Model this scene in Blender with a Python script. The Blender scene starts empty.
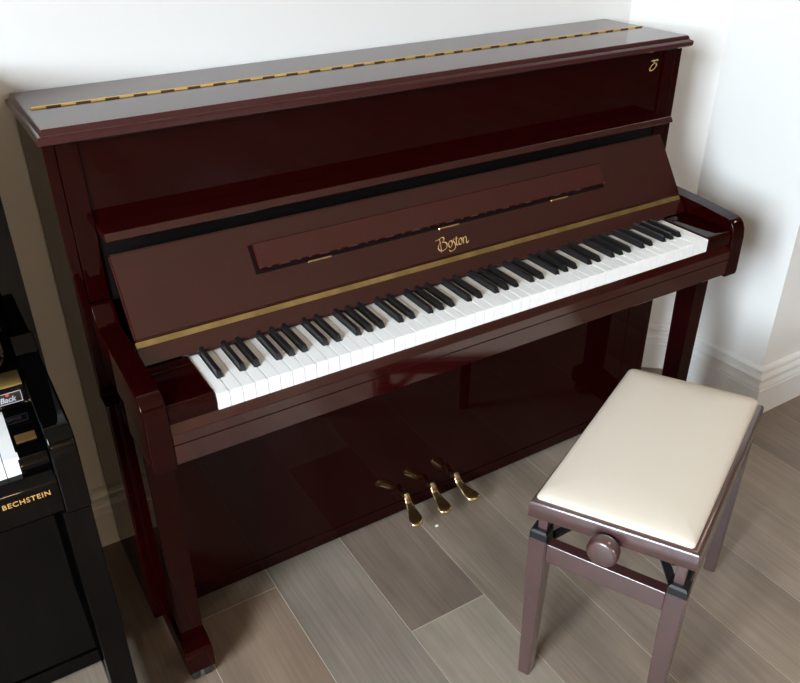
import bpy, bmesh, math, random
from mathutils import Vector, Matrix
random.seed(7)
S = bpy.context.scene
COL = S.collection
R = math.radians

# ------------------------------------------------------------------ materials
def new_mat(name):
    m = bpy.data.materials.new(name); m.use_nodes = True
    nt = m.node_tree; nt.nodes.clear()
    out = nt.nodes.new('ShaderNodeOutputMaterial')
    b = nt.nodes.new('ShaderNodeBsdfPrincipled')
    nt.links.new(b.outputs[0], out.inputs[0])
    return m, nt, b

def simple(name, col, rough=.5, metal=0., coat=0., noise=0., nscale=20., stretch=(1, 1, 1), spec=.5, bump=0., coat_rough=.03, ior=1.5):
    m, nt, b = new_mat(name)
    b.inputs['Roughness'].default_value = rough
    b.inputs['Metallic'].default_value = metal
    b.inputs['Specular IOR Level'].default_value = spec
    b.inputs['Coat Weight'].default_value = coat
    b.inputs['Coat Roughness'].default_value = coat_rough
    b.inputs['Coat IOR'].default_value = ior
    tc = nt.nodes.new('ShaderNodeTexCoord'); mp = nt.nodes.new('ShaderNodeMapping')
    mp.inputs['Scale'].default_value = stretch
    n = nt.nodes.new('ShaderNodeTexNoise'); n.inputs['Scale'].default_value = nscale; n.inputs['Detail'].default_value = 4
    nt.links.new(tc.outputs['Object'], mp.inputs[0]); nt.links.new(mp.outputs[0], n.inputs[0])
    mx = nt.nodes.new('ShaderNodeMix'); mx.data_type = 'RGBA'
    lo = tuple(c * (1 - noise) for c in col); hi = tuple(min(1, c * (1 + noise)) for c in col)
    mx.inputs[6].default_value = (*lo, 1); mx.inputs[7].default_value = (*hi, 1)
    nt.links.new(n.outputs[0], mx.inputs[0]); nt.links.new(mx.outputs[2], b.inputs['Base Color'])
    if bump:
        bp = nt.nodes.new('ShaderNodeBump'); bp.inputs['Strength'].default_value = bump; bp.inputs['Distance'].default_value = .002
        nt.links.new(n.outputs[0], bp.inputs['Height']); nt.links.new(bp.outputs[0], b.inputs['Normal'])
    return m

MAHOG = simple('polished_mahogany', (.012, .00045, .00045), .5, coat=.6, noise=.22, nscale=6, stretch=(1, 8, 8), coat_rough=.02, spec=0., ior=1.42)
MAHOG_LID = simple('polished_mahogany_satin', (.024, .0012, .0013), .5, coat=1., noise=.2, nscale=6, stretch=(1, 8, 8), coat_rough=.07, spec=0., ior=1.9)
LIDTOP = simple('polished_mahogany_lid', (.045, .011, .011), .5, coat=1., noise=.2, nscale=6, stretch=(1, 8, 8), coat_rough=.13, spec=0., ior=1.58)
DESK = simple('polished_mahogany_desk', (.034, .0022, .0026), .5, coat=1., noise=.2, nscale=6, stretch=(1, 8, 8), coat_rough=.05, spec=0., ior=1.9)
STOOLW = simple('worn_stool_mahogany', (.046, .010, .009), .5, coat=1., noise=.6, nscale=11, stretch=(3, 3, 1.2), coat_rough=.24, spec=.9, ior=1.8)
BLACK = simple('polished_ebony', (.0010, .0010, .0011), .5, coat=.5, coat_rough=.02, spec=0.)
INTERIOR = simple('dark_interior', (.004, .0025, .002), .7, spec=.1)
BLACKMETAL = simple('black_steel', (.006, .006, .007), .45)
IVORY = simple('white_key_plastic', (.90, .895, .88), .22, noise=.01)
EBONY = simple('black_key_plastic', (.008, .008, .009), .28, noise=.1)
BRASS = simple('brushed_brass', (.46, .345, .14), .36, metal=1., noise=.55, nscale=7, stretch=(3.2, 3, 3))
OLDBRASS = simple('tarnished_brass', (.20, .11, .035), .5, metal=.6)
BRASSD = simple('dull_brass_gap', (.055, .020, .012), .5, metal=.3)
BRASSP = simple('polished_brass', (.80, .60, .30), .27, metal=1., noise=.05)
GOLD = simple('gold_leaf_lettering', (.58, .39, .15), .45, metal=.3)
GOLDD = simple('dull_gold_lettering', (.62, .33, .10), .5, metal=.1)
CHROME = simple('steel_caster', (.55, .55, .56), .25, metal=1.)
RUBBER = simple('caster_rubber', (.012, .012, .012), .6)
DESKSHADE = simple('desk_shade_black', (.006, .004, .004), .95, spec=.05)  # near-black colour standing in for shade around the music desk
FELT = simple('red_felt', (.03, .004, .004), .9)
CUSH = simple('cream_dralon', (.72, .64, .535), .75, noise=.035, nscale=7, bump=.05)
WALL = simple('painted_plaster', (.80, .78, .745), .65, noise=.015, nscale=2)
TRIM = simple('white_gloss_paint', (.80, .79, .77), .3, noise=.01)
DIMWALL = simple('warm_showroom_wall', (.36, .27, .19), .7, noise=.02)
DARKWALL = simple('dark_showroom_wall', (.11, .085, .065), .7, noise=.02)
CEIL = simple('ceiling_paint', (.80, .77, .72), .8, noise=.01)
GAP = simple('plank_edge', (.55, .48, .40), .5)
STICK = simple('white_sticker_ink', (.42, .41, .45), .5)
ORANGE = simple('orange_sticker_ink', (.5, .1, .03), .5)
PAPER = simple('white_paper', (.85, .85, .85), .8)
SKIRTGAP = simple('pedal_slot_felt', (.006, .004, .004), .9, spec=.05)

def floor_mat():
    m, nt, b = new_mat('grey_oak_planks')
    at = nt.nodes.new('ShaderNodeAttribute'); at.attribute_name = 'plank'
    uvn = nt.nodes.new('ShaderNodeAttribute'); uvn.attribute_name = 'pcoord'
    # slow cathedral grain
    mp = nt.nodes.new('ShaderNodeMapping'); mp.inputs['Scale'].default_value = (9, 1.1, 1)
    nt.links.new(uvn.outputs['Vector'], mp.inputs[0])
    n1 = nt.nodes.new('ShaderNodeTexNoise'); n1.inputs['Scale'].default_value = 1.0; n1.inputs['Detail'].default_value = 2
    n1.inputs['Distortion'].default_value = .6
    nt.links.new(mp.outputs[0], n1.inputs[0])
    mul = nt.nodes.new('ShaderNodeMath'); mul.operation = 'MULTIPLY'; mul.inputs[1].default_value = 26
    nt.links.new(n1.outputs[0], mul.inputs[0])
    sn = nt.nodes.new('ShaderNodeMath'); sn.operation = 'SINE'; nt.links.new(mul.outputs[0], sn.inputs[0])
    # fine fibres
    mp2 = nt.nodes.new('ShaderNodeMapping'); mp2.inputs['Scale'].default_value = (160, 5, 1)
    nt.links.new(uvn.outputs['Vector'], mp2.inputs[0])
    n2 = nt.nodes.new('ShaderNodeTexNoise'); n2.inputs['Scale'].default_value = 1; n2.inputs['Detail'].default_value = 4
    nt.links.new(mp2.outputs[0], n2.inputs[0])
    # blotches and knots
    mp3 = nt.nodes.new('ShaderNodeMapping'); mp3.inputs['Scale'].default_value = (7, 3, 1)
    nt.links.new(uvn.outputs['Vector'], mp3.inputs[0])
    n3 = nt.nodes.new('ShaderNodeTexNoise'); n3.inputs['Scale'].default_value = 1; n3.inputs['Detail'].default_value = 3
    nt.links.new(mp3.outputs[0], n3.inputs[0])
    def mr(src, a, b_, lo, hi):
        r = nt.nodes.new('ShaderNodeMapRange'); r.inputs[1].default_value = a; r.inputs[2].default_value = b_
        r.inputs[3].default_value = lo; r.inputs[4].default_value = hi
        nt.links.new(src, r.inputs[0]); return r.outputs[0]
    def mulf(x, y):
        k = nt.nodes.new('ShaderNodeMath'); k.operation = 'MULTIPLY'
        nt.links.new(x, k.inputs[0]); nt.links.new(y, k.inputs[1]); return k.outputs[0]
    f = mulf(mulf(mr(sn.outputs[0], -1, 1, .95, 1.05), mr(n2.outputs[0], .3, .7, .88, 1.12)), mr(n3.outputs[0], .3, .7, .95, 1.40))
    vm = nt.nodes.new('ShaderNodeVectorMath'); vm.operation = 'SCALE'
    nt.links.new(at.outputs['Color'], vm.inputs[0]); nt.links.new(f, vm.inputs['Scale'])
    nt.links.new(vm.outputs[0], b.inputs['Base Color'])
    b.inputs['Roughness'].default_value = .36
    b.inputs['Specular IOR Level'].default_value = .45
    bp = nt.nodes.new('ShaderNodeBump'); bp.inputs['Strength'].default_value = .12; bp.inputs['Distance'].default_value = .001
    nt.links.new(n2.outputs[0], bp.inputs['Height']); nt.links.new(bp.outputs[0], b.inputs['Normal'])
    return m
FLOOR = floor_mat()

def glow(name, col, s):
    m, nt, b = new_mat(name)
    b.inputs['Base Color'].default_value = (*col, 1)
    b.inputs['Emission Color'].default_value = (*col, 1); b.inputs['Emission Strength'].default_value = s
    return m

def hinge_mat():
    m, nt, b = new_mat('continuous_hinge_brass')
    tc = nt.nodes.new('ShaderNodeTexCoord'); sx = nt.nodes.new('ShaderNodeSeparateXYZ'); nt.links.new(tc.outputs['Object'], sx.inputs[0])
    def mth(op, x, y):
        k = nt.nodes.new('ShaderNodeMath'); k.operation = op
        for i_, q in enumerate((x, y)):
            if isinstance(q, (int, float)): k.inputs[i_].default_value = q
            else: nt.links.new(q, k.inputs[i_])
        return k.outputs[0]
    fr = mth('FRACT', mth('DIVIDE', sx.outputs[0], .0512), 0)
    leaf = mth('MULTIPLY', mth('LESS_THAN', fr, .5), mth('LESS_THAN', sx.outputs[1], .41795))
    mx = nt.nodes.new('ShaderNodeMix'); mx.data_type = 'RGBA'
    mx.inputs[6].default_value = (.66, .44, .13, 1); mx.inputs[7].default_value = (.10, .055, .02, 1)
    nt.links.new(leaf, mx.inputs[0]); nt.links.new(mx.outputs[2], b.inputs['Base Color'])
    b.inputs['Metallic'].default_value = .8; b.inputs['Roughness'].default_value = .42
    return m
HINGE = hinge_mat()

# ------------------------------------------------------------------ mesh helpers
def obj(name, bm, mat, parent=None, loc=(0, 0, 0), smooth=35, recalc=True):
    if recalc: bmesh.ops.recalc_face_normals(bm, faces=bm.faces)
    me = bpy.data.meshes.new(name); bm.to_mesh(me); bm.free()
    mats = mat if isinstance(mat, (list, tuple)) else [mat]
    for m_ in mats: me.materials.append(m_)
    if smooth:
        me.shade_smooth(); me.set_sharp_from_angle(angle=R(smooth))
    o = bpy.data.objects.new(name, me); COL.objects.link(o)
    if parent is not None:
        o.parent = parent
    o.location = loc
    if 0 < smooth <= 35:      # flat faces stay optically flat between their rounded edges
        wn = o.modifiers.new('flat_faces', 'WEIGHTED_NORMAL'); wn.keep_sharp = True; wn.weight = 100
    return o

def box(bm, x0, x1, y0, y1, z0, z1, bev=0., seg=2):
    r = bmesh.ops.create_cube(bm, size=1)
    vs = r['verts']
    for v in vs:
        v.co = Vector((x0 if v.co.x < 0 else x1, y0 if v.co.y < 0 else y1, z0 if v.co.z < 0 else z1))
    if bev:
        es = list({e for v in vs for e in v.link_edges})
        bmesh.ops.bevel(bm, geom=es, offset=bev, segments=seg, profile=.5, affect='EDGES')
    return bm

def B(*a, **k): return box(bmesh.new(), *a, **k)

def prism(bm, prof, axis, a0, a1, bev=0., seg=2):
    """closed profile extruded along an axis: x -> prof is (y,z); y -> (x,z); z -> (x,y)"""
    def mk(p, a):
        return {'x': (a, p[0], p[1]), 'y': (p[0], a, p[1]), 'z': (p[0], p[1], a)}[axis]
    A = [bm.verts.new(mk(p, a0)) for p in prof]; C = [bm.verts.new(mk(p, a1)) for p in prof]
    n = len(prof); fs = [bm.faces.new(A), bm.faces.new(C[::-1])]
    for i in range(n):
        fs.append(bm.faces.new((A[i], C[i], C[(i + 1) % n], A[(i + 1) % n])))
    bmesh.ops.recalc_face_normals(bm, faces=fs)
    if bev:
        es = list({e for v in A + C for e in v.link_edges if e.calc_face_angle(0) > .5})
        bmesh.ops.bevel(bm, geom=es, offset=bev, segments=seg, profile=.5, affect='EDGES', clamp_overlap=True)
    return bm

def P(*a, **k): return prism(bmesh.new(), *a, **k)

def layered(bm, x0, x1, y0, y1, levels, sides='xXyY'):
    """stack of rectangles (z, inset); the inset applies to the named sides only"""
    rings = []
    for z, i in levels:
        a = x0 + (i if 'x' in sides else 0); b = x1 - (i if 'X' in sides else 0)
        c = y0 + (i if 'y' in sides else 0); d = y1 - (i if 'Y' in sides else 0)
        rings.append([bm.verts.new(q) for q in ((a, c, z), (b, c, z), (b, d, z), (a, d, z))])
    bm.faces.new(rings[0][::-1]); bm.faces.new(rings[-1])
    for r0, r1 in zip(rings, rings[1:]):
        for i in range(4):
            bm.faces.new((r0[i], r0[(i + 1) % 4], r1[(i + 1) % 4], r1[i]))
    return bm

def tube(bm, pts, rad, n=10):
    pts = [Vector(p) for p in pts]; rings = []
    rads = rad if isinstance(rad, (list, tuple)) else [rad] * len(pts)
    for i, p in enumerate(pts):
        t = (pts[min(i + 1, len(pts) - 1)] - pts[max(i - 1, 0)]).normalized()
        u = t.cross(Vector((0, 0, 1)))
        if u.length < 1e-3: u = t.cross(Vector((1, 0, 0)))
        u.normalize(); w = u.cross(t)
        rings.append([bm.verts.new(p + (u * math.cos(k * 2 * math.pi / n) + w * math.sin(k * 2 * math.pi / n)) * rads[i]) for k in range(n)])
    for r0, r1 in zip(rings, rings[1:]):
        for k in range(n): bm.faces.new((r0[k], r0[(k + 1) % n], r1[(k + 1) % n], r1[k]))
    bm.faces.new(rings[0][::-1]); bm.faces.new(rings[-1])
    return bm

def lathe(bm, prof, M, n=28):
    """prof: (r, h) turned about local z, placed by matrix M"""
    rings = []
    for r_, h in prof:
        rings.append([bm.verts.new(M @ Vector((r_ * math.cos(k * 2 * math.pi / n), r_ * math.sin(k * 2 * math.pi / n), h))) for k in range(n)])
    for r0, r1 in zip(rings, rings[1:]):
        for k in range(n): bm.faces.new((r0[k], r0[(k + 1) % n], r1[(k + 1) % n], r1[k]))
    bm.faces.new(rings[0][::-1]); bm.faces.new(rings[-1])
    return bm

def empty(name, loc, rz=0.):
    o = bpy.data.objects.new(name, None); COL.objects.link(o)
    o.location = loc; o.rotation_euler = (0, 0, rz); o.empty_display_size = .1
    return o

def tag(o, label, cat, group=None):
    o['label'] = label; o['category'] = cat
    if group: o['group'] = group
    return o

def struct(name, bm, mat, smooth=30):
    o = obj(name, bm, mat, smooth=smooth); o['kind'] = 'structure'; return o

# ------------------------------------------------------------------ room
def make_floor():
    bm = bmesh.new()
    colL = bm.loops.layers.float_color.new('plank')
    pcL = bm.loops.layers.float_vector.new('pcoord') if hasattr(bm.loops.layers, 'float_vector') else None
    W = .2047; X0 = -.0685
    tones = [(0.209, 0.162, 0.123), (0.173, 0.135, 0.105), (0.230, 0.182, 0.139), (0.189, 0.142, 0.107), (0.194, 0.157, 0.125)]
    forced = {(-1, 0): (0.260, 0.217, 0.168), (-1, 1): (0.173, 0.131, 0.103), (-2, 0): (0.196, 0.163, 0.132), (-3, 0): (0.204, 0.147, 0.107),
              (-3, 1): (0.184, 0.142, 0.107), (0, 0): (0.178, 0.144, 0.115), (1, 0): (0.199, 0.160, 0.122), (2, 0): (0.209, 0.162, 0.122), (-2, 1): (0.196, 0.163, 0.132)}
    cuts = {-1: -.085, -3: .197, 0: -.95, 1: -1.0, 2: -.16, -2: -1.2, 3: -.55}
    g = .0010
    for k in range(-17, 23):
        xa = X0 + k * W; xb = xa + W
        y = cuts.get(k, random.uniform(-1.5, .5)); L = 1.9
        ys = [y]
        while ys[0] > -4.7: ys.insert(0, ys[0] - L)
        while ys[-1] < .75: ys.append(ys[-1] + L)
        base = ys.index(y)
        for j in range(len(ys) - 1):
            ya, yb = max(ys[j], -4.7), min(ys[j + 1], .75)
            if yb - ya < .01: continue
            key = (k, 1) if j >= base else (k, 0)
            c = forced.get(key) if (j in (base, base - 1) and key in forced) else random.choice(tones)
            off = Vector((random.uniform(0, 50), random.uniform(0, 50), random.uniform(0, 9)))
            vs = [bm.verts.new(q) for q in ((xa + g, ya + g, 0), (xb - g, ya + g, 0), (xb - g, yb - g, 0), (xa + g, yb - g, 0))]
            lo = [bm.verts.new((v.co.x, v.co.y, -.02)) for v in vs]
            fs = [bm.faces.new(vs)] + [bm.faces.new((vs[i], lo[i], lo[(i + 1) % 4], vs[(i + 1) % 4])) for i in range(4)]
            for f in fs:
                for l in f.loops:
                    l[colL] = (*c, 1)
                    if pcL: l[pcL] = l.vert.co + off
    n_pl = len(bm.faces)
    vs = [bm.verts.new(q) for q in ((-3.6, -4.7, -.0002), (4.7, -4.7, -.0002), (4.7, .75, -.0012), (-3.6, .75, -.0002))]
    f = bm.faces.new(vs); f.material_index = 1
    return bm
fl = struct('floor', make_floor(), [FLOOR, GAP], smooth=0)

# wall surface outline, seen from inside, left to right
YW = .577
path = [(-3.45, YW), (.86, YW), (1.065, .405), (1.085, .068), (4.4, .068)]
def seg_normal(a, b):
    d = Vector((b[0] - a[0], b[1] - a[1])).normalized(); return Vector((d.y, -d.x))   # points into the room
def miters():
    out = []
    for i in range(len(path)):
        ns = []
        if i > 0: ns.append(seg_normal(path[i - 1], path[i]))
        if i < len(path) - 1: ns.append(seg_normal(path[i], path[i + 1]))
        n = ns[0] if len(ns) == 1 else (ns[0] + ns[1]).normalized()
        out.append(n / n.dot(ns[0]))
    return out
MIT = miters()
BBP = [(0, .0), (.026, .0), (.026, .094), (.0225, .097), (.0225, .100), (.0255, .102), (.0245, .106), (.015, .113), (.012, .122), (.014, .127), (.0225, .130), (.0235, .134), (.0205, .138), (.011, .143), (.0085, .149), (.0095, .152), (.0155, .154), (.0165, .158), (.0135, .163), (.006, .166), (0, .166)]
names = ['back', 'corner', 'side', 'right']
H = 3.0
for i, nm in enumerate(names):
    a, b = path[i], path[i + 1]
    na, nb = MIT[i], MIT[i + 1]
    bm = bmesh.new()
    t = -.12
    q = [(a[0], a[1]), (b[0], b[1]), (b[0] + nb.x * t, b[1] + nb.y * t), (a[0] + na.x * t, a[1] + na.y * t)]
    prism(bm, q, 'z', -.02, H)
    struct('wall_' + nm, bm, WALL, smooth=0)
    bm = bmesh.new()
    A = [bm.verts.new((a[0] + na.x * d, a[1] + na.y * d, z)) for d, z in BBP]
    C = [bm.verts.new((b[0] + nb.x * d, b[1] + nb.y * d, z)) for d, z in BBP]
    n = len(BBP)
    bm.faces.new(A[::-1]); bm.faces.new(C)
    for j in range(n): bm.faces.new((A[j], A[(j + 1) % n], C[(j + 1) % n], C[j]))
    struct('baseboard_' + nm, bm, TRIM, smooth=0)
# other walls, out of the picture
YF = -4.6; XL = -3.45; XR = 4.4
WIN = dict(y0=-2.65, y1=-1.05, z0=1.3, z1=2.85)
FILLWIN = dict(x0=1.0, x1=1.42, z0=1.5, z1=2.3)  # made-up opening in the front wall, added for frontal fill light
bm = bmesh.new()
for y0, y1, z0, z1 in ((YF, WIN['y0'], 0, H), (WIN['y1'], YW + .12, 0, H), (WIN['y0'], WIN['y1'], 0, WIN['z0']), (WIN['y0'], WIN['y1'], WIN['z1'], H)):
    box(bm, XL - .15, XL, y0, y1, z0 - .02 if z0 == 0 else z0, z1)
struct('wall_left', bm, DIMWALL, smooth=0)
bm = bmesh.new()
for x0, x1, z0, z1 in ((XL - .15, FILLWIN['x0'], -.02, H), (FILLWIN['x1'], XR + .15, -.02, H), (FILLWIN['x0'], FILLWIN['x1'], -.02, FILLWIN['z0']), (FILLWIN['x0'], FILLWIN['x1'], FILLWIN['z1'], H)):
    box(bm, x0, x1, YF - .15, YF, z0, z1)
struct('wall_front', bm, DIMWALL, smooth=0)
bm = bmesh.new(); w = FILLWIN; xm = (w['x0'] + w['x1']) / 2; zm = (w['z0'] + w['z1']) / 2
for x0, x1, z0, z1 in ((w['x0'], w['x0'] + .06, w['z0'], w['z1']), (w['x1'] - .06, w['x1'], w['z0'], w['z1']), (w['x0'], w['x1'], w['z0'], w['z0'] + .06),
                       (w['x0'], w['x1'], w['z1'] - .06, w['z1']), (w['x0'], w['x1'], zm - .025, zm + .025)):
    box(bm, x0, x1, YF - .11, YF - .05, z0, z1)
box(bm, w['x0'] - .05, w['x1'] + .05, YF - .15, YF + .06, w['z0'] - .04, w['z0'])
struct('fill_window', bm, TRIM, smooth=0)  # frame of the added fill opening
struct('wall_far_right', B(XR, XR + .15, YF, .19, -.02, H), DARKWALL, smooth=0)
struct('ceiling', B(XL - .15, XR + .15, YF - .15, YW + .15, H, H + .1), CEIL, smooth=0)
# window with sash bars
bm = bmesh.new()
w = WIN; ym = (w['y0'] + w['y1']) / 2; zm = (w['z0'] + w['z1']) / 2
for y0, y1, z0, z1 in ((w['y0'], w['y0'] + .06, w['z0'], w['z1']), (w['y1'] - .06, w['y1'], w['z0'], w['z1']),
                       (w['y0'], w['y1'], w['z0'], w['z0'] + .06), (w['y0'], w['y1'], w['z1'] - .06, w['z1']),
                       (ym - .035, ym + .035, w['z0'], w['z1']), (w['y0'], w['y1'], zm - .025, zm + .025)):
    box(bm, XL - .11, XL - .05, y0, y1, z0, z1)
box(bm, XL - .15, XL + .06, w['y0'] - .05, w['y1'] + .05, w['z0'] - .04, w['z0'])
struct('window_1', bm, TRIM, smooth=0)
# recessed ceiling lamps
LAMP = glow('lamp_lens', (1., .80, .56), 40.)
for i, (x, y) in enumerate(((-2.3, -1.0), (1.5, -.9), (3.6, -.9), (-2.4, -3.6), (1.0, -3.9), (3.4, -3.9))):
    bm = bmesh.new(); lathe(bm, [(.055, H - .012), (.055, H), (.036, H), (.036, H - .006), (.04, H - .012)], Matrix.Translation((x, y, 0)))
    o = struct('trim_%d' % (i + 1), bm, TRIM)
    bm = bmesh.new(); bmesh.ops.create_circle(bm, cap_ends=True, radius=.036, segments=24, matrix=Matrix.Translation((x, y, H - .004)))
    obj('lamp_lens', bm, LAMP, o)

# made-up globe lamp behind the camera, added to warm the gap wall
bm = bmesh.new(); lathe(bm, [(.05, 0), (.05, .015), (.012, .02), (.012, .09), (.03, .10)], Matrix.Translation((-1.0, YF, 1.1)) @ Matrix.Rotation(R(-90), 4, 'X'))
fill_lamp = struct('trim_7', bm, TRIM)  # base of the added fill lamp
bm = bmesh.new(); bmesh.ops.create_uvsphere(bm, u_segments=24, v_segments=12, radius=.07, matrix=Matrix.Translation((-1.0, YF + .16, 1.1)))
obj('fill_lamp_globe', bm, glow('fill_lamp_globe', (1., .74, .46), 9.), fill_lamp)

# ------------------------------------------------------------------ shared piano bits
KP = 1.223 / 52; ZK = .72; KB = .137
def white_outline(nl, nr, y1):
    g = .0006; a = -KP / 2 + g; b = KP / 2 - g; yb = .047
    pts = [(a, .0), (b, .0)]
    if nr: pts += [(b, yb), (b - nr, yb), (b - nr, y1)]
    else: pts += [(b, y1)]
    if nl: pts += [(a + nl, y1), (a + nl, yb), (a, yb)]
    else: pts += [(a, y1)]
    return pts
# notch of the black keys left and right of each white key, by note
SHIFT = {'C': -.0018, 'D': .0018, 'F': -.0025, 'G': 0., 'A': .0025}
NOTES = 'ABCDEFG'
PREV = {'A': 'G', 'B': 'A', 'C': 'B', 'D': 'C', 'E': 'D', 'F': 'E', 'G': 'F'}
BW = .0118
def keys_for(root, x_first, mats, keep):
    """52 white and 36 black keys; x_first is the centre of the lowest white key. keep(x) drops keys nobody can see"""
    y1 = .19
    protoW, protoB = {}, None
    L = root.location
    def place(src, name, mesh, mat, loc):
        o = src.copy(); o.name = name; COL.objects.link(o); o.parent = root; o.location = Vector(loc) - L; return o
    for i in range(52):
        note = NOTES[i % 7]; x = x_first + i * KP
        if not keep(x): continue
        nl = nr = 0
        if PREV[note] in SHIFT and i > 0: nl = BW / 2 + .0008 + SHIFT[PREV[note]]
        if note in SHIFT and i < 51: nr = BW / 2 + .0008 - SHIFT[note]
        kk = (round(nl, 5), round(nr, 5))
        if kk not in protoW:
            bm = bmesh.new(); prism(bm, white_outline(nl, nr, y1), 'z', -.031, 0)
            es = [e for e in bm.edges if max(v.co.y for v in e.verts) < .1 and min(v.co.z for v in e.verts) > -.001]
            bmesh.ops.bevel(bm, geom=es, offset=.0010, segments=2, affect='EDGES')
            o = obj('white_key', bm, mats[0], root, Vector((x, 0, ZK)) - L, smooth=30); protoW[kk] = o
        else:
            place(protoW[kk], 'white_key', None, None, (x, 0, ZK))
        if note in SHIFT and i < 51:
            xb = x + KP / 2 + SHIFT[note]
            if protoB is None:
                bm = bmesh.new()
                lo, hi = BW / 2, .0043
                prof = [(.0475, -.02), (.0475, .001), (.0535, .0105), (.056, .0115), (.19, .0120), (.19, -.02)]
                A = []
                for s in (-1, 1):
                    A.append([bm.verts.new((s * (lo if z < .005 else hi), y, z)) for y, z in prof])
                bm.faces.new(A[0]); bm.faces.new(A[1][::-1])
                for j in range(6): bm.faces.new((A[0][j], A[0][(j + 1) % 6], A[1][(j + 1) % 6], A[1][j]))
                bmesh.ops.bevel(bm, geom=[e for e in bm.edges if max(v.co.y for v in e.verts) < .19 or min(v.co.z for v in e.verts) > 0], offset=.0011, segments=2, affect='EDGES')
                o = obj('black_key', bm, mats[1], root, Vector((xb, 0, ZK)) - L, smooth=35); protoB = o
            else:
                place(protoB, 'black_key', None, None, (xb, 0, ZK))

def ribbon(bm, pts, w, ang, frame, d=.0007):
    """broad-nib pen stroke: pts in the (u,v) plane of frame(u,v,h)"""
    ox, oy = math.cos(ang) * w / 2, math.sin(ang) * w / 2
    # catmull-rom smoothing
    sm = []
    n = len(pts)
    for i in range(n - 1):
        p0, p1, p2, p3 = pts[max(i - 1, 0)], pts[i], pts[i + 1], pts[min(i + 2, n - 1)]
        for k in range(5):
            t = k / 5
            sm.append(tuple(.5 * ((2 * p1[c]) + (-p0[c] + p2[c]) * t + (2 * p0[c] - 5 * p1[c] + 4 * p2[c] - p3[c]) * t * t + (-p0[c] + 3 * p1[c] - 3 * p2[c] + p3[c]) * t ** 3) for c in (0, 1)))
    sm.append(pts[-1])
    rows = []
    mn = w * .22
    for i, (u, v) in enumerate(sm):
        a = sm[max(i - 1, 0)]; b = sm[min(i + 1, len(sm) - 1)]
        tx, ty = b[0] - a[0], b[1] - a[1]; l = math.hypot(tx, ty) or 1; nx, ny = -ty / l, tx / l
        h = abs(ox * nx + oy * ny); h = max(h, mn)
        rows.append([bm.verts.new(frame(u + s * nx * h, v + s * ny * h, hh)) for s in (-1, 1) for hh in (0, d)])
    for r0, r1 in zip(rows, rows[1:]):
        for i, j in ((0, 1), (1, 3), (3, 2), (2, 0)):
            bm.faces.new((r0[i], r0[j], r1[j], r1[i]))
    bm.faces.new(rows[0][:2] + rows[0][2:][::-1]); bm.faces.new(rows[-1][:2] + rows[-1][2:][::-1])

def text_bm(body, size, frame, ext=.0006, spacing=1., bold=0.):
    c = bpy.data.curves.new('t', 'FONT'); c.body = body; c.size = size; c.extrude = ext; c.space_character = spacing; c.offset = bold
    c.align_x = 'CENTER'; c.align_y = 'CENTER'
    o = bpy.data.objects.new('t', c); COL.objects.link(o)
    dg = bpy.context.evaluated_depsgraph_get(); dg.update()
    me = bpy.data.meshes.new_from_object(o.evaluated_get(dg))
    bm = bmesh.new(); bm.from_mesh(me)
    bpy.data.objects.remove(o); bpy.data.curves.remove(c); bpy.data.meshes.remove(me)
    for v in bm.verts: v.co = Vector(frame(v.co.x, v.co.y, v.co.z))
    return bm

def arm_profile():
    """side view (y,z) of a key arm: straight top, rounded front corner, swept-up back"""
    return [(.289, .60), (-.004, .60), (-.0065, .61), (-.0055, .70), (-.002, .722), (.004, .735), (.013, .743), (.026, .7475), (.045, .749),
            (.10, .755), (.20, .7615), (.240, .764), (.252, .769), (.262, .780), (.270, .793), (.276, .800), (.289, .800)]

# ------------------------------------------------------------------ mahogany upright piano
piano = empty('upright_piano', (0, .28, 0))
tag(piano, 'glossy mahogany red upright piano with open keyboard, three brass pedals and gold script name', 'piano')
PL = -Vector(piano.location)
def pp(name, bm, mat=MAHOG, parent=None, **k):
    if parent is not None: return obj(name, bm, mat, parent, (0, 0, 0), **k)
    return obj(name, bm, mat, piano, PL, **k)

CB = .550; CF = .2896; W = .7553; ZT = 1.098
for s in (-1, 1):
    a, b = sorted((s * W, s * .7365))
    pr = [(CB, .012), (.2455, .012), (.2455, .60), (CF, .60), (CF, ZT), (CB, ZT)]
    pp('side_panel', P(pr, 'x', a, b, bev=.002))
    a, b = sorted((s * .7360, s * .6985))
    pp('pilaster', B(a, b, CF + .0005, CF + .03, .80, ZT, bev=.002))
    a, b = sorted((s * .7360, s * .664))
    pp('lower_stile', B(a, b, .2455, .275, .012, .605, bev=.002))
pp('back_frame', B(-.734, .734, CB - .03, CB - .005, .03, ZT - .01), INTERIOR)
pp('upper_panel', B(-.698, .698, CF + .006, CF + .026, .935, ZT, bev=.001))
pp('lower_panel', B(-.6635, .6635, .2465, .268, .055, .60, bev=.0015))
pp('bottom_rail', B(-.6635, .6635, .2455, .275, .018, .054, bev=.0015))
pp('nameboard_backing', B(-.698, .698, CF + .006, CF + .02, .70, .934), INTERIOR)
# ledge below the upper panel
led = [(CF + .004, .9480), (.2325, .9480), (.2312, .9473), (.2248, .9378), (.2244, .9362), (.2256, .9345), (.236, .9325), (CF + .004, .9320)]
pp('ledge', P(led, 'x', -.6975, .6860, bev=.0006), MAHOG_LID, smooth=12)
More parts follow.
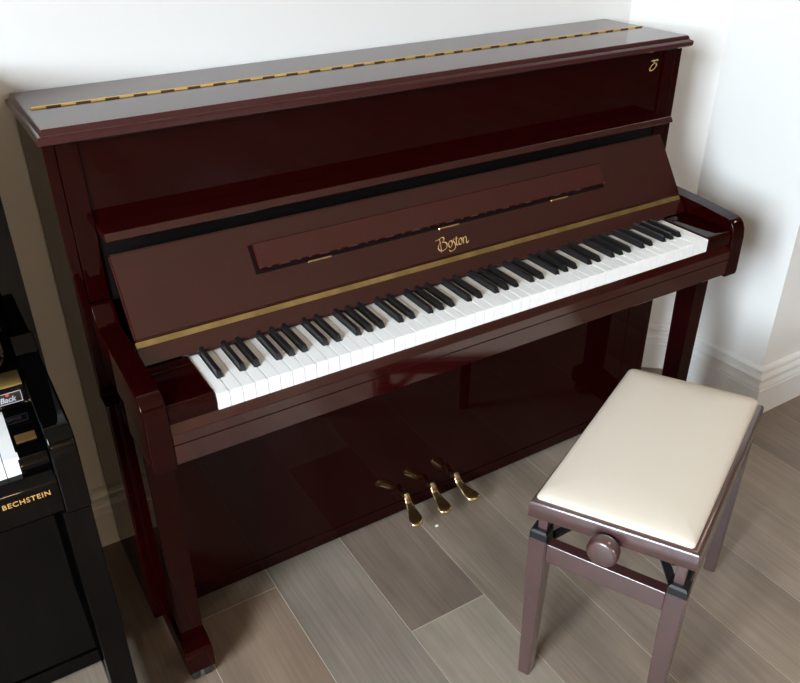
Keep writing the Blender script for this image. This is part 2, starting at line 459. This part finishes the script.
# lid in two leaves with a continuous hinge
lev = [(1.0985, .006), (1.102, .001), (1.105, 0), (1.112, 0), (1.115, .0035), (1.1165, .007), (1.121, .0085), (1.1245, .0105), (1.1255, .012)]
LX = .7635
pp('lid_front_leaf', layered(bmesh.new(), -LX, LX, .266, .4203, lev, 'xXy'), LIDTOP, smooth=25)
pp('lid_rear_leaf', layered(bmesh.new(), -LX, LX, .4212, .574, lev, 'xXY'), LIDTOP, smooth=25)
hb = bmesh.new(); hx0, hx1 = -.7415, .7415; nk = 58; dk = (hx1 - hx0) / nk
hinge = pp('lid_hinge', P([(.4165, 1.1253), (.4172, 1.1278), (.4210, 1.1290), (.4248, 1.1278), (.4255, 1.1253)], 'x', hx0, hx1), HINGE)
# fallboard: leaning back
F0 = Vector((0, .1707, .766)); FU = Vector((0, .0904, .1309)).normalized(); FN = Vector((0, -FU.z, FU.y))
def fb(u, v, h=0.): return F0 + Vector((u, 0, 0)) + FU * v + FN * h
def fbox(bm, u0, u1, v0, v1, h0, h1, bev=.0015, seg=2):
    r = bmesh.ops.create_cube(bm, size=1); vs = r['verts']
    for v in vs: v.co = fb(u0 if v.co.x < 0 else u1, v0 if v.co.y < 0 else v1, h0 if v.co.z < 0 else h1)
    if bev: bmesh.ops.bevel(bm, geom=list({e for v in vs for e in v.link_edges}), offset=bev, segments=seg, affect='EDGES')
    return bm
fall = pp('fallboard', fbox(bmesh.new(), -.6932, .6932, -.002, .159, -.016, 0, .003, 3), MAHOG_LID)
bm = bmesh.new()
du0, du1, dv0, dv1 = -.436, .456, .068, .119
rg = []
for h, i0, i1, i2, i3 in ((-.002, .003, .003, .003, 0), (.004, 0, 0, 0, 0), (.0105, 0, 0, 0, 0), (.0130, .0025, .0025, .0025, .0015)):
    rg.append([bm.verts.new(fb(*q, h)) for q in ((du0 + i0, dv0 + i2), (du1 - i1, dv0 + i2), (du1 - i1, dv1 - i3), (du0 + i0, dv1 - i3))])
bm.faces.new(rg[0][::-1]); bm.faces.new(rg[-1])
for r0, r1 in zip(rg, rg[1:]):
    for i in range(4): bm.faces.new((r0[i], r0[(i + 1) % 4], r1[(i + 1) % 4], r1[i]))
desk = pp('music_desk', bm, DESK, fall, smooth=0)
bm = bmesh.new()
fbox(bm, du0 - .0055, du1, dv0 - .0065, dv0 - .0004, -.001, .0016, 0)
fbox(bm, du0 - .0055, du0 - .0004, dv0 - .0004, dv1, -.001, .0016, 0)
pp('desk_shade_strip', bm, DESKSHADE, fall, smooth=0)  # shadow line below and left of the desk, laid on as dark strips
for x in (-.307, .004, .315):
    bm = bmesh.new(); fbox(bm, x - .026, x + .026, .0590, .0628, -.001, .0024, .0006, 1)
    pp('music_desk_hinge', bm, BRASSP, fall)
strip = pp('fallboard_hinge_strip', fbox(bmesh.new(), -.6935, .690, -.0155, -.0038, -.012, -.0015, .0008), BRASS)
# slip below the strip
pp('nameboard', P([(.192, .7535), (.1624, .7525), (.1440, .7285), (.1425, .7270), (.1445, .7262), (.192, .7262)], 'x', -.6935, .6935), MAHOG_LID)
pp('felt_strip', B(-.612, .612, .1390, .1480, .7235, .7264), FELT)
# logo in calligraphic pen strokes
lb = bmesh.new()
def logo(ox, oy, sx, sy, slant=.16):
    def fr(u, v, h): return fb(ox + (u + v * slant) * sx, oy + v * sy, h)
    return fr
fr = logo(-.041, .0135, .00098, .00098)
def st(pts, w=3.0): ribbon(lb, pts, w, R(38), fr)
# B: flag, stem, two bowls with the long sweeping foot
st([(-3, 24.5), (2, 25.5), (7, 26), (13, 28.5), (18, 28.5), (20, 25.5), (18.5, 21), (13, 17.5)], 2.37)
st([(8.5, 26), (8.7, 18), (8.7, 8), (8.6, -3)], 1.18)
st([(13, 17.5), (20, 17.5), (25, 14), (25, 8), (20, 2.5), (13, .5), (6, 1.5), (2, 6), (2.5, 11), (6, 16), (10, 20)], 2.37)
# o
st([(35, 17), (31, 14), (29.5, 8.5), (31, 4), (34.5, 4), (38.5, 8), (39.5, 13), (37.5, 17), (35, 17)], 2.37)
# long s with a descending tail
st([(47, 19.5), (43.5, 18.5), (42.5, 15.5), (45.5, 11), (47, 5), (44.5, -1.5), (38, -5), (31.5, -5), (29, -2)], 2.07)
# t
st([(52.5, 23), (51, 14), (50.5, 7), (52, 4), (56, 6)], 2.37); st([(47, 17.5), (51, 18), (57, 18.5)], 1.48)
# o
st([(62, 17.5), (58.5, 15), (56.8, 9), (58, 4.5), (61, 4), (64.5, 8), (65.5, 13), (64, 17), (62, 17.5)], 2.37)
# n
st([(69, 18), (69.3, 12), (68.8, 4)], 2.37); st([(69.3, 12), (73, 17), (76, 18), (77.5, 15), (77, 8), (77.5, 4.5), (80, 4), (84, 9)], 2.22)
pp('name_lettering', lb, GOLD, fall)
# round monogram on the upper panel
eb = bmesh.new()
yE = CF + .006
fe = lambda u, v, h: Vector((.6525 + (u + v * .1) * .001, yE - h - .0002, 1.0475 + v * .00082))
ribbon(eb, [(2, 29), (8, 30), (14, 29.5), (21, 31), (24, 28)], 4.2, R(50), fe)
ribbon(eb, [(13, 30), (12, 25), (15, 22), (20, 21)], 3.2, R(38), fe)
ribbon(eb, [(20, 21), (23, 16), (20, 8), (13, 2.5), (6, 2), (2.5, 6.5), (4.5, 13), (10, 19), (16, 22), (20, 21)], 4.0, R(38), fe)
pp('monogram', eb, GOLD)

# keybed, key slip, arms, cheek blocks
slip = [(.03, .6885), (.0085, .6885), (.0075, .688), (-.0040, .6710), (-.0045, .6690), (-.0045, .6505), (-.0025, .6495), (-.0025, .6480), (-.0045, .6470), (-.0045, .609), (-.0015, .606), (.03, .606)]
pp('key_slip', P(slip, 'x', -.6965, .6965), MAHOG_LID, smooth=12)
pp('keybed', B(-.6965, .6965, .0302, .2450, .606, .684), MAHOG)
pp('key_frame', B(-.610, .610, .04, .19, .684, .6885), INTERIOR)
for s in (-1, 1):
    a, b = sorted((s * .7382, s * .6970))
    pp('arm', P(arm_profile(), 'x', a, b, bev=.0022, seg=3))
    a, b = sorted((s * .6135, s * .6962))
    pp('cheek_block', P([(.0, .6890), (-.001, .705), (.001, .716), (.006, .7215), (.012, .7232), (.141, .7240), (.141, .6890)], 'x', a, b, bev=.001))
    a, b = sorted((s * .620, s * .690))
    # front legs
    bm = bmesh.new()
    cx = s * .7135
    def leg_ring(z, hw, y0, y1): return [bm.verts.new(q) for q in ((cx - hw, y0, z), (cx + hw, y0, z), (cx + hw, y1, z), (cx - hw, y1, z))]
    rings = [leg_ring(.600, .0245, .066, .125), leg_ring(.585, .0245, .066, .125), leg_ring(.100, .0235, .070, .118)]
    bm.faces.new(rings[0]); bm.faces.new(rings[-1][::-1])
    for r0, r1 in zip(rings, rings[1:]):
        for i in range(4): bm.faces.new((r0[i], r0[(i + 1) % 4], r1[(i + 1) % 4], r1[i]))
    bmesh.ops.bevel(bm, geom=list(bm.edges), offset=.002, segments=2, affect='EDGES')
    leg = pp('leg', bm)
    bm = bmesh.new(); prism(bm, [(.034, .042), (.034, .088), (.038, .094), (.064, .106), (.130, .108), (.245, .095), (.245, .042)], 'x', cx - .0285, cx + .0280, bev=.002)
    pp('toe_block', bm, MAHOG, leg)
    plate = B(cx - .022, cx + .022, .061, .1, .600, .6055); pp('leg_plate', plate, CHROME, leg)
    cast = bmesh.new()
    Mx = Matrix.Rotation(R(90), 4, 'Y')
    for dx in (-.0125, .0125):
        lathe(cast, [(.006, -.008), (.017, -.008), (.019, -.005), (.019, .005), (.017, .008), (.006, .008)], Matrix.Translation((cx + dx, .062, .019)) @ Mx, 20)
    wheel = pp('caster', cast, RUBBER, leg)
    ho = bmesh.new(); box(ho, cx - .004, cx + .004, .045, .08, .014, .042, bev=.001)
    tube(ho, [(cx - .022, .062, .019), (cx + .022, .062, .019)], .0055)
    box(ho, cx - .022, cx + .022, .04, .085, .037, .0425, bev=.001)
    pp('caster_fork', ho, CHROME, wheel)
    # toe foot strip on the floor is the cabinet's own bottom; small glides keep it up
    for yy in (.30, .50): pp('glide', lathe(bmesh.new(), [(.012, 0), (.014, .006), (.014, .014)], Matrix.Translation((s * .72, yy, 0)), 14), RUBBER)
keys_for(piano, -.6115 + KP / 2, (IVORY, EBONY), lambda x: True)
# pedals
for x0, x1 in ((-.090, -.106), (-.011, -.016), (.062, .076)):
    bm = bmesh.new()
    stn = [(.262, .070, .006, .006), (.240, .074, .006, .006), (.231, .086, .0062, .005), (.2255, .0885, .0068, .0045), (.2205, .082, .0080, .005), (.2150, .071, .0095, .006),
           (.207, .0645, .0108, .0068), (.192, .0600, .0125, .007), (.178, .0565, .0165, .007), (.166, .0540, .0192, .0066), (.157, .0528, .0190, .0062), (.1505, .0522, .0150, .0055), (.1465, .052, .0065, .004)]
    rings = []
    for y, z, hw, hh in stn:
        t = (.262 - y) / (.262 - .1465); x = x0 + (x1 - x0) * t * t
        ring = []
        for k in range(14):
            a = k * 2 * math.pi / 14; c, s_ = math.cos(a), math.sin(a)
            sq = lambda q: math.copysign(abs(q) ** .6, q)
            ring.append(bm.verts.new((x + hw * sq(c), y, z + hh * sq(s_))))
        rings.append(ring)
    for r0, r1 in zip(rings, rings[1:]):
        for k in range(14): bm.faces.new((r0[k], r0[(k + 1) % 14], r1[(k + 1) % 14], r1[k]))
    bm.faces.new(rings[0]); bm.faces.new(rings[-1][::-1])
    ped = pp('pedal', bm, BRASSP, smooth=50)
    bm = B(x0 - .0075, x0 + .0075, .2457, .2470, .064, .084); pp('pedal_slot', bm, SKIRTGAP, ped)

# ------------------------------------------------------------------ black upright piano
bp_ = empty('upright_piano', (-1.59, .28, 0))
tag(bp_, 'polished black upright piano cut off by the left picture edge, with gold capital lettering', 'piano')
BL = -Vector(bp_.location)
def bb(name, bm, mat=BLACK, parent=None, **k):
    if parent is not None: return obj(name, bm, mat, parent, (0, 0, 0), **k)
    return obj(name, bm, mat, bp_, BL, **k)
BXR = -.838; BXL = BXR - 1.50; BC = (BXR + BXL) / 2
BT = 1.165
for s in (-1, 1):
    xo = BC + s * .75
    a, b = sorted((xo, xo - s * .038))
    bb('side_panel', P([(CB, .012), (.2455, .012), (.2455, .60), (.245, .60), (.245, BT), (CB, BT)], 'x', a, b, bev=.003))
    xo2 = BC + s * .743
    a, b = sorted((xo2, xo2 - s * .040))
    ap = [(.246, .60), (.246, .80), (.236, .795), (.226, .782), (.214, .772), (.19, .768), (.10, .765), (.02, .762), (.0, .7615), (-.014, .758), (-.024, .750), (-.0305, .738), (-.033, .722), (-.031, .70), (-.028, .675), (-.028, .61), (-.02, .60)]
    bb('arm', P(ap, 'x', a, b, bev=.004, seg=3))
    a, b = sorted((xo2 - s * .0005, xo2 - s * .045))
    lg = bb('leg', B(a, b, -.012, .05, .10, .599, bev=.003))
    bb('toe_block', B(a, b, -.03, .244, .04, .0998, bev=.004), BLACK, lg)
    cast = bmesh.new(); Mx = Matrix.Rotation(R(90), 4, 'Y'); cx = (a + b) / 2
    lathe(cast, [(.006, -.012), (.020, -.012), (.020, .012), (.006, .012)], Matrix.Translation((cx, .02, .020)) @ Mx, 20)
    bb('caster', cast, RUBBER, lg)
    a, b = sorted((xo2 - s * .0405, xo2 - s * .0835))
    ck = bb('cheek_block', P([(-.004, .689), (-.006, .705), (-.001, .716), (.03, .724), (.16, .7245), (.16, .689)], 'x', a, b, bev=.0015))
    m_ = (a + b) / 2
    bb('cheek_plate', B(m_ - .016, m_ + .014, .030, .052, .7235, .7262, bev=.0006), OLDBRASS, ck)
bb('upper_panel', B(BXL + .039, BXR - .039, .262, .282, .80, BT, bev=.002))
bb('lower_panel', B(BXL + .039, BXR - .039, .2, .222, .05, .606, bev=.002))
bb('bottom_rail', B(BXL + .039, BXR - .039, .195, .235, .012, .0495, bev=.002))
bb('back_frame', B(BXL + .039, BXR - .039, CB - .03, CB - .004, .03, BT - .01), INTERIOR)
bb('lid', layered(bmesh.new(), BXL - .004, BXR + .004, .235, .574, [(BT + .0005, .004), (BT + .006, 0), (BT + .016, 0), (BT + .022, .004), (BT + .025, .01)]), smooth=25)
ins = .0408 + .007
slipb = [(.03, .6885), (.0, .6885), (-.010, .686), (-.020, .680), (-.0235, .6755), (-.025, .671), (-.025, .615), (-.018, .607), (.03, .607)]
ks = bb('key_slip', P(slipb, 'x', BXL + ins, BXR - ins))
bb('keybed', B(BXL + ins, BXR - ins, .0302, .1945, .607, .684))
fbL = -2.1448 - .035 + .03
# fallboard leaning back with rounded ends, brass strip and nameboard
G0 = Vector((0, .178, .776)); GU = Vector((0, .035, .15)).normalized(); GN = Vector((0, -GU.z, GU.y))
def fg(u, v, h=0.): return G0 + Vector((u, 0, 0)) + GU * v + GN * h
xa, xb = BXL + .062, BXR - .062
bm = bmesh.new()
rr = .03; out = []
for cx_, cv, a0 in ((xb - rr, rr, -90), (xb - .004, .15 - .004, 0), (xa + .004, .15 - .004, 90), (xa + rr, rr, 180)):
    r_ = rr if cv == rr else .004
    for k in range(7):
        t = R(a0 + k * 15); out.append((cx_ + r_ * math.cos(t), cv + r_ * math.sin(t)))
A = [bm.verts.new(fg(u, v, .012)) for u, v in out]; C = [bm.verts.new(fg(u, v, -.012)) for u, v in out]
bm.faces.new(A); bm.faces.new(C[::-1])
for i in range(len(out)): bm.faces.new((A[i], C[i], C[(i + 1) % len(out)], A[(i + 1) % len(out)]))
bmesh.ops.bevel(bm, geom=[e for e in bm.edges if (e.verts[0] in A) == (e.verts[1] in A)], offset=.006, segments=3, affect='EDGES')
bfall = bb('fallboard', bm)
bb('fallboard_backing', B(BXL + ins, BXR - ins, .2445, .2615, .724, .95), BLACK)
bstrip = bb('fallboard_hinge_strip', P([(.170, .7735), (.150, .7725), (.1385, .7665), (.1365, .7635), (.1395, .7630), (.17, .768)], 'x', BXL + ins + .002, BXR - ins - .002), BRASS)
bb('nameboard', P([(.244, .7622), (.1375, .7622), (.1345, .7600), (.1290, .7320), (.1310, .7262), (.244, .7262)], 'x', BXL + ins, BXR - ins))
# sticker on the nameboard
N0 = Vector((0, .1290, .7320)); NU = Vector((0, .0055, .028)).normalized(); NN = Vector((0, -NU.z, NU.y))
def fn(u, v, h=0.): return N0 + Vector((u, 0, 0)) + NU * v + NN * h
def nbox(bm, u0, u1, v0, v1, h0, h1):
    r = bmesh.ops.create_cube(bm, size=1)
    for v in r['verts']: v.co = fn(u0 if v.co.x < 0 else u1, v0 if v.co.y < 0 else v1, h0 if v.co.z < 0 else h1)
sx0, sx1, sv0, sv1 = -.975, -.893, .005, .024
bm = bmesh.new(); nbox(bm, sx0, sx1, sv0, sv1, -.0002, .0004)
stk = bb('sticker', bm, EBONY)
bm = bmesh.new(); t_ = .0011
for q in ((sx0, sx1, sv0, sv0 + t_), (sx0, sx1, sv1 - t_, sv1), (sx0, sx0 + t_, sv0, sv1), (sx1 - t_, sx1, sv0, sv1)): nbox(bm, *q, .0003, .0007)
bb('sticker_border', bm, STICK, stk)
bm = text_bm('Money Back', .0125, lambda x, y, z: fn(-.9335 + x + y * .25, .0125 + y, .0007 + z * .2), .0006, 1., .0003)
bb('sticker_lettering', bm, STICK, stk)
bm = bmesh.new(); lathe(bm, [(.0028, .0003), (.0028, .0009)], Matrix.Translation(fn(-.914, .021)) @ NN.to_track_quat('Z', 'Y').to_matrix().to_4x4(), 14)
bb('sticker_emblem', bm, ORANGE, stk)
bm = text_bm('BECHSTEIN', .0128, lambda x, y, z: Vector((-.9335 + x * .98, -.0253 - z * .3, .6565 + y)), .0008, 1.14, .0002)
bb('name_lettering', bm, GOLDD, ks)
keys_for(bp_, -.9255 - KP / 2 - 51 * KP, (IVORY, EBONY), lambda x: x > -1.35)

# ------------------------------------------------------------------ stool
TH = R(26.24); SC = (.1672, -.3028)
stool = empty('piano_stool', (SC[0], SC[1], 0), TH)
tag(stool, 'adjustable mahogany piano stool with cream padded top and round side knobs', 'stool')
def sp(name, bm, mat=STOOLW, parent=None, **k): return obj(name, bm, mat, parent or stool, **k)
SA, SB, SZ, AP = .2746, .1523, .4844, .040
LI, LZ, LW = -.0037, .3937, .036
# seat frame (slightly tilted on its mechanism)
def tilt(bm):
    for v in bm.verts: v.co.z += -.0121 * v.co.x / SA - .0112 * v.co.y / SB
    return bm
bm = bmesh.new()
layered(bm, -SA, SA, -SB, SB, [(SZ - AP, .002), (SZ - AP + .002, 0), (SZ - .012, 0), (SZ - .006, .0015), (SZ - .002, .005), (SZ, .009)])
seat = sp('seat_frame', tilt(bm), smooth=50)
# cushion with rounded corners and domed top
bm = bmesh.new()
def rr_ring(ins, z, rc):
    a, b = SA - ins, SB - ins; out = []
    for cx_, cy_, a0 in ((a - rc, -(b - rc), -90), (a - rc, b - rc, 0), (-(a - rc), b - rc, 90), (-(a - rc), -(b - rc), 180)):
        for k in range(7):
            t = R(a0 + k * 15); out.append(bm.verts.new((cx_ + rc * math.cos(t), cy_ + rc * math.sin(t), z)))
    return out
rings = [rr_ring(.0100, SZ - .002, .007), rr_ring(.0085, SZ + .003, .008), rr_ring(.0090, SZ + .009, .010), rr_ring(.0125, SZ + .0150, .014), rr_ring(.0215, SZ + .0205, .018), rr_ring(.040, SZ + .0250, .022), rr_ring(.068, SZ + .0280, .022), rr_ring(.11, SZ + .0295, .02)]
for r0, r1 in zip(rings, rings[1:]):
    n = len(r0)
    for k in range(n): bm.faces.new((r0[k], r0[(k + 1) % n], r1[(k + 1) % n], r1[k]))
bm.faces.new(rings[-1]); bm.faces.new(rings[0][::-1])
for v in bm.verts:      # the pad is flatter at the near end and fuller at the far one
    fx = (v.co.x / SA + 1) / 2; fy = (v.co.y / SB + 1) / 2
    if v.co.z > SZ: v.co.z = SZ + (v.co.z - SZ) * (.5 + .5 * min(1, fx * 2.2)) + .008 * fx * fy
    v.co.y += .0035 * (1 - fy)
sp('cushion', tilt(bm), CUSH, smooth=70)
ex, ey = SA + LI, SB + LI
for sx in (-1, 1):
    for sy in (-1, 1):
        bm = bmesh.new()
        def ring(z, w_, d_, off=0.):
            xo, yo = sx * (ex + off), sy * (ey + off)
            return [bm.verts.new(q) for q in ((xo, yo, z), (xo - sx * d_, yo, z), (xo - sx * d_, yo - sy * w_, z), (xo, yo - sy * w_, z))]
        rs = [ring(0, .0255, .028, -.005), ring(.30, LW, LW, -.001), ring(LZ, LW, LW, 0)]
        bm.faces.new(rs[0]); bm.faces.new(rs[-1][::-1])
        for r0, r1 in zip(rs, rs[1:]):
            for i in range(4): bm.faces.new((r0[i], r0[(i + 1) % 4], r1[(i + 1) % 4], r1[i]))
        bmesh.ops.recalc_face_normals(bm, faces=bm.faces)
        bmesh.ops.bevel(bm, geom=[e for e in bm.edges if e.calc_face_angle(0) > .4], offset=.0025, segments=3, affect='EDGES')
        leg = sp('leg', bm)
        a, b = sorted((sx * (ex - .0015), sx * (ex - LW + .0005))); c, d = sorted((sy * (ey - .0015), sy * (ey - LW + .0005)))
        bm = bmesh.new(); layered(bm, a, b, c, d, [(LZ - .002, 0), (LZ + .014, 0), (LZ + .018, .004)])
        x1, x2 = sorted((sx * (ex - LW + .002), sx * (ex - LW - .030))); y1, y2 = sorted((sy * (ey - .006), sy * (ey - .022)))
        box(bm, x1, x2, y1, y2, LZ - .030, LZ + .010, bev=.003)
        sp('corner_bracket', bm, BLACKMETAL, leg)
        bm = bmesh.new(); a, b = sorted((sx * (ex - .014), sx * (ex - .034))); c, d = sorted((sy * (ey - .012), sy * (ey - .030)))
        zt = SZ - AP - .0121 * (sx * ex) / SA - .0112 * (sy * ey) / SB
        box(bm, a, b, c, d, LZ + .0175, zt + .002, bev=.001); sp('riser_block', bm, STOOLW, leg)
for sx in (-1, 1):
    a, b = sorted((sx * (ex - .004), sx * (ex - .028)))
    sp('end_rail', B(a, b, -(ey - LW), ey - LW, LZ - .052, LZ - .006, bev=.0025, seg=3))
for sy in (-1, 1):
    a, b = sorted((sy * (ey - .004), sy * (ey - .026)))
    sp('long_rail', B(-(ex - LW), ex - LW, a, b, LZ - .050, LZ - .008, bev=.0025))
# scissor lift: two crossing pairs of steel bars and a threaded shaft with a knob at each end
bm = bmesh.new()
def bar(p, q, w_=.012, t_=.004):
    p, q = Vector(p), Vector(q); d = (q - p).normalized(); s_ = d.cross(Vector((0, 0, 1))).normalized() * w_ / 2; n_ = Vector((0, 0, t_ / 2))
    vs = [bm.verts.new(c + a * s_ + b * n_) for c in (p, q) for a in (-1, 1) for b in (-1, 1)]
    for f in ((0, 1, 3, 2), (4, 6, 7, 5), (0, 2, 6, 4), (1, 5, 7, 3), (0, 4, 5, 1), (2, 3, 7, 6)): bm.faces.new([vs[i] for i in f])
for sx in (-1, 1):
    for sy in (-1, 1):
        bar((sx * (ex - .04), sy * (ey - .030), LZ - .020), (sx * .10, sy * .02, LZ + .030), .016, .005)
        bar((sx * (ex - .04), sy * (ey - .034), LZ + .034), (sx * .10, sy * .03, LZ - .012), .014, .005)
tube(bm, [(-(SA + .01), 0, SZ - AP - .006), (SA + .01, 0, SZ - AP - .010)], .007)
sp('lift_mechanism', bm, BLACKMETAL)
for sx in (-1, 1):
    M = Matrix.Translation((sx * (SA + .0005), .000, SZ - AP - .001 - .0121 * sx)) @ Matrix.Rotation(R(90 * sx), 4, 'Y')
    bm = bmesh.new()
    lathe(bm, [(.014, -.004), (.014, .003), (.023, .005), (.0280, .010), (.0290, .018), (.0280, .029), (.0262, .0325), (.0240, .0340), (.021, .0345), (.012, .0350), (.002, .0352)], M, 36)
    kb = sp('knob', bm, smooth=40)

# white crumb on the floor in front of the pedals
bm = bmesh.new(); bmesh.ops.create_icosphere(bm, subdivisions=2, radius=.005)
for v in bm.verts:
    v.co.x *= 1.1 + random.uniform(-.2, .2); v.co.y *= .8 + random.uniform(-.1, .1); v.co.z = max(v.co.z * .45, -.0018) + .0018
tag(obj('paper_scrap', bm, PAPER, None, (-.036, .165, 0)), 'tiny white scrap lying on the grey floorboards in front of the brass pedals', 'scrap')

# ------------------------------------------------------------------ light
w_ = bpy.data.worlds.new('World'); S.world = w_; w_.use_nodes = True
nt = w_.node_tree; bg = nt.nodes['Background']; bg.inputs[1].default_value = 63.0
tc = nt.nodes.new('ShaderNodeTexCoord'); sx = nt.nodes.new('ShaderNodeSeparateXYZ'); nt.links.new(tc.outputs['Generated'], sx.inputs[0])
cr = nt.nodes.new('ShaderNodeValToRGB'); nt.links.new(sx.outputs[2], cr.inputs[0])
cr.color_ramp.elements[0].position = 0.; cr.color_ramp.elements[0].color = (.05, .047, .04, 1)
cr.color_ramp.elements[1].position = .12; cr.color_ramp.elements[1].color = (.76, .885, 1.0, 1)
nt.links.new(cr.outputs[0], bg.inputs[0])
for nm, sx_, sy_, lc, rt in (('window_portal', WIN['y1'] - WIN['y0'], WIN['z1'] - WIN['z0'], (XL - .04, (WIN['y0'] + WIN['y1']) / 2, (WIN['z0'] + WIN['z1']) / 2), (R(90), 0, R(-90))),
                         ('window_portal', FILLWIN['x1'] - FILLWIN['x0'], FILLWIN['z1'] - FILLWIN['z0'], ((FILLWIN['x0'] + FILLWIN['x1']) / 2, YF - .04, (FILLWIN['z0'] + FILLWIN['z1']) / 2), (R(90), 0, 0))):  # portal of the added fill opening
    pl = bpy.data.lights.new(nm, 'AREA'); pl.shape = 'RECTANGLE'
    pl.size = sx_; pl.size_y = sy_; pl.cycles.is_portal = True
    po = bpy.data.objects.new(nm, pl); COL.objects.link(po)
    po.location = lc; po.rotation_euler = rt
for i, (x, y) in enumerate(((-2.3, -1.0), (1.5, -.9), (3.6, -.9), (-2.4, -3.6), (1.0, -3.9), (3.4, -3.9))):
    l = bpy.data.lights.new('downlight', 'SPOT'); l.energy = 26; l.color = (1., .80, .58); l.spot_size = R(130); l.spot_blend = .8; l.shadow_soft_size = .035
    o = bpy.data.objects.new('downlight', l); COL.objects.link(o); o.location = (x, y, H - .03)

l = bpy.data.lights.new('fill_lamp', 'POINT'); l.energy = 36; l.color = (1., .74, .46); l.shadow_soft_size = .07  # warm fill from the added lamp behind the camera
o = bpy.data.objects.new('fill_lamp', l); COL.objects.link(o); o.location = (-1.0, YF + .32, 1.1)

# ------------------------------------------------------------------ camera
cam = bpy.data.cameras.new('camera'); co = bpy.data.objects.new('camera', cam); COL.objects.link(co)
rz = lambda t: Matrix.Rotation(R(t), 4, 'Z')
co.matrix_world = Matrix.Translation((-.9382, -1.1286, 1.4957)) @ rz(-31.4853) @ Matrix.Rotation(R(59.3098), 4, 'X') @ rz(-.3167)
cam.sensor_width = 36; cam.sensor_fit = 'HORIZONTAL'; cam.lens = 810.6349 / 800 * 36
cam.clip_start = .02
S.camera = co
v = S.view_settings
v.view_transform = 'Standard'; v.look = 'None'; v.gamma = 1; v.use_curve_mapping = False; v.exposure = 0.1
S.cycles.use_denoising = True
S.cycles.max_bounces = 10
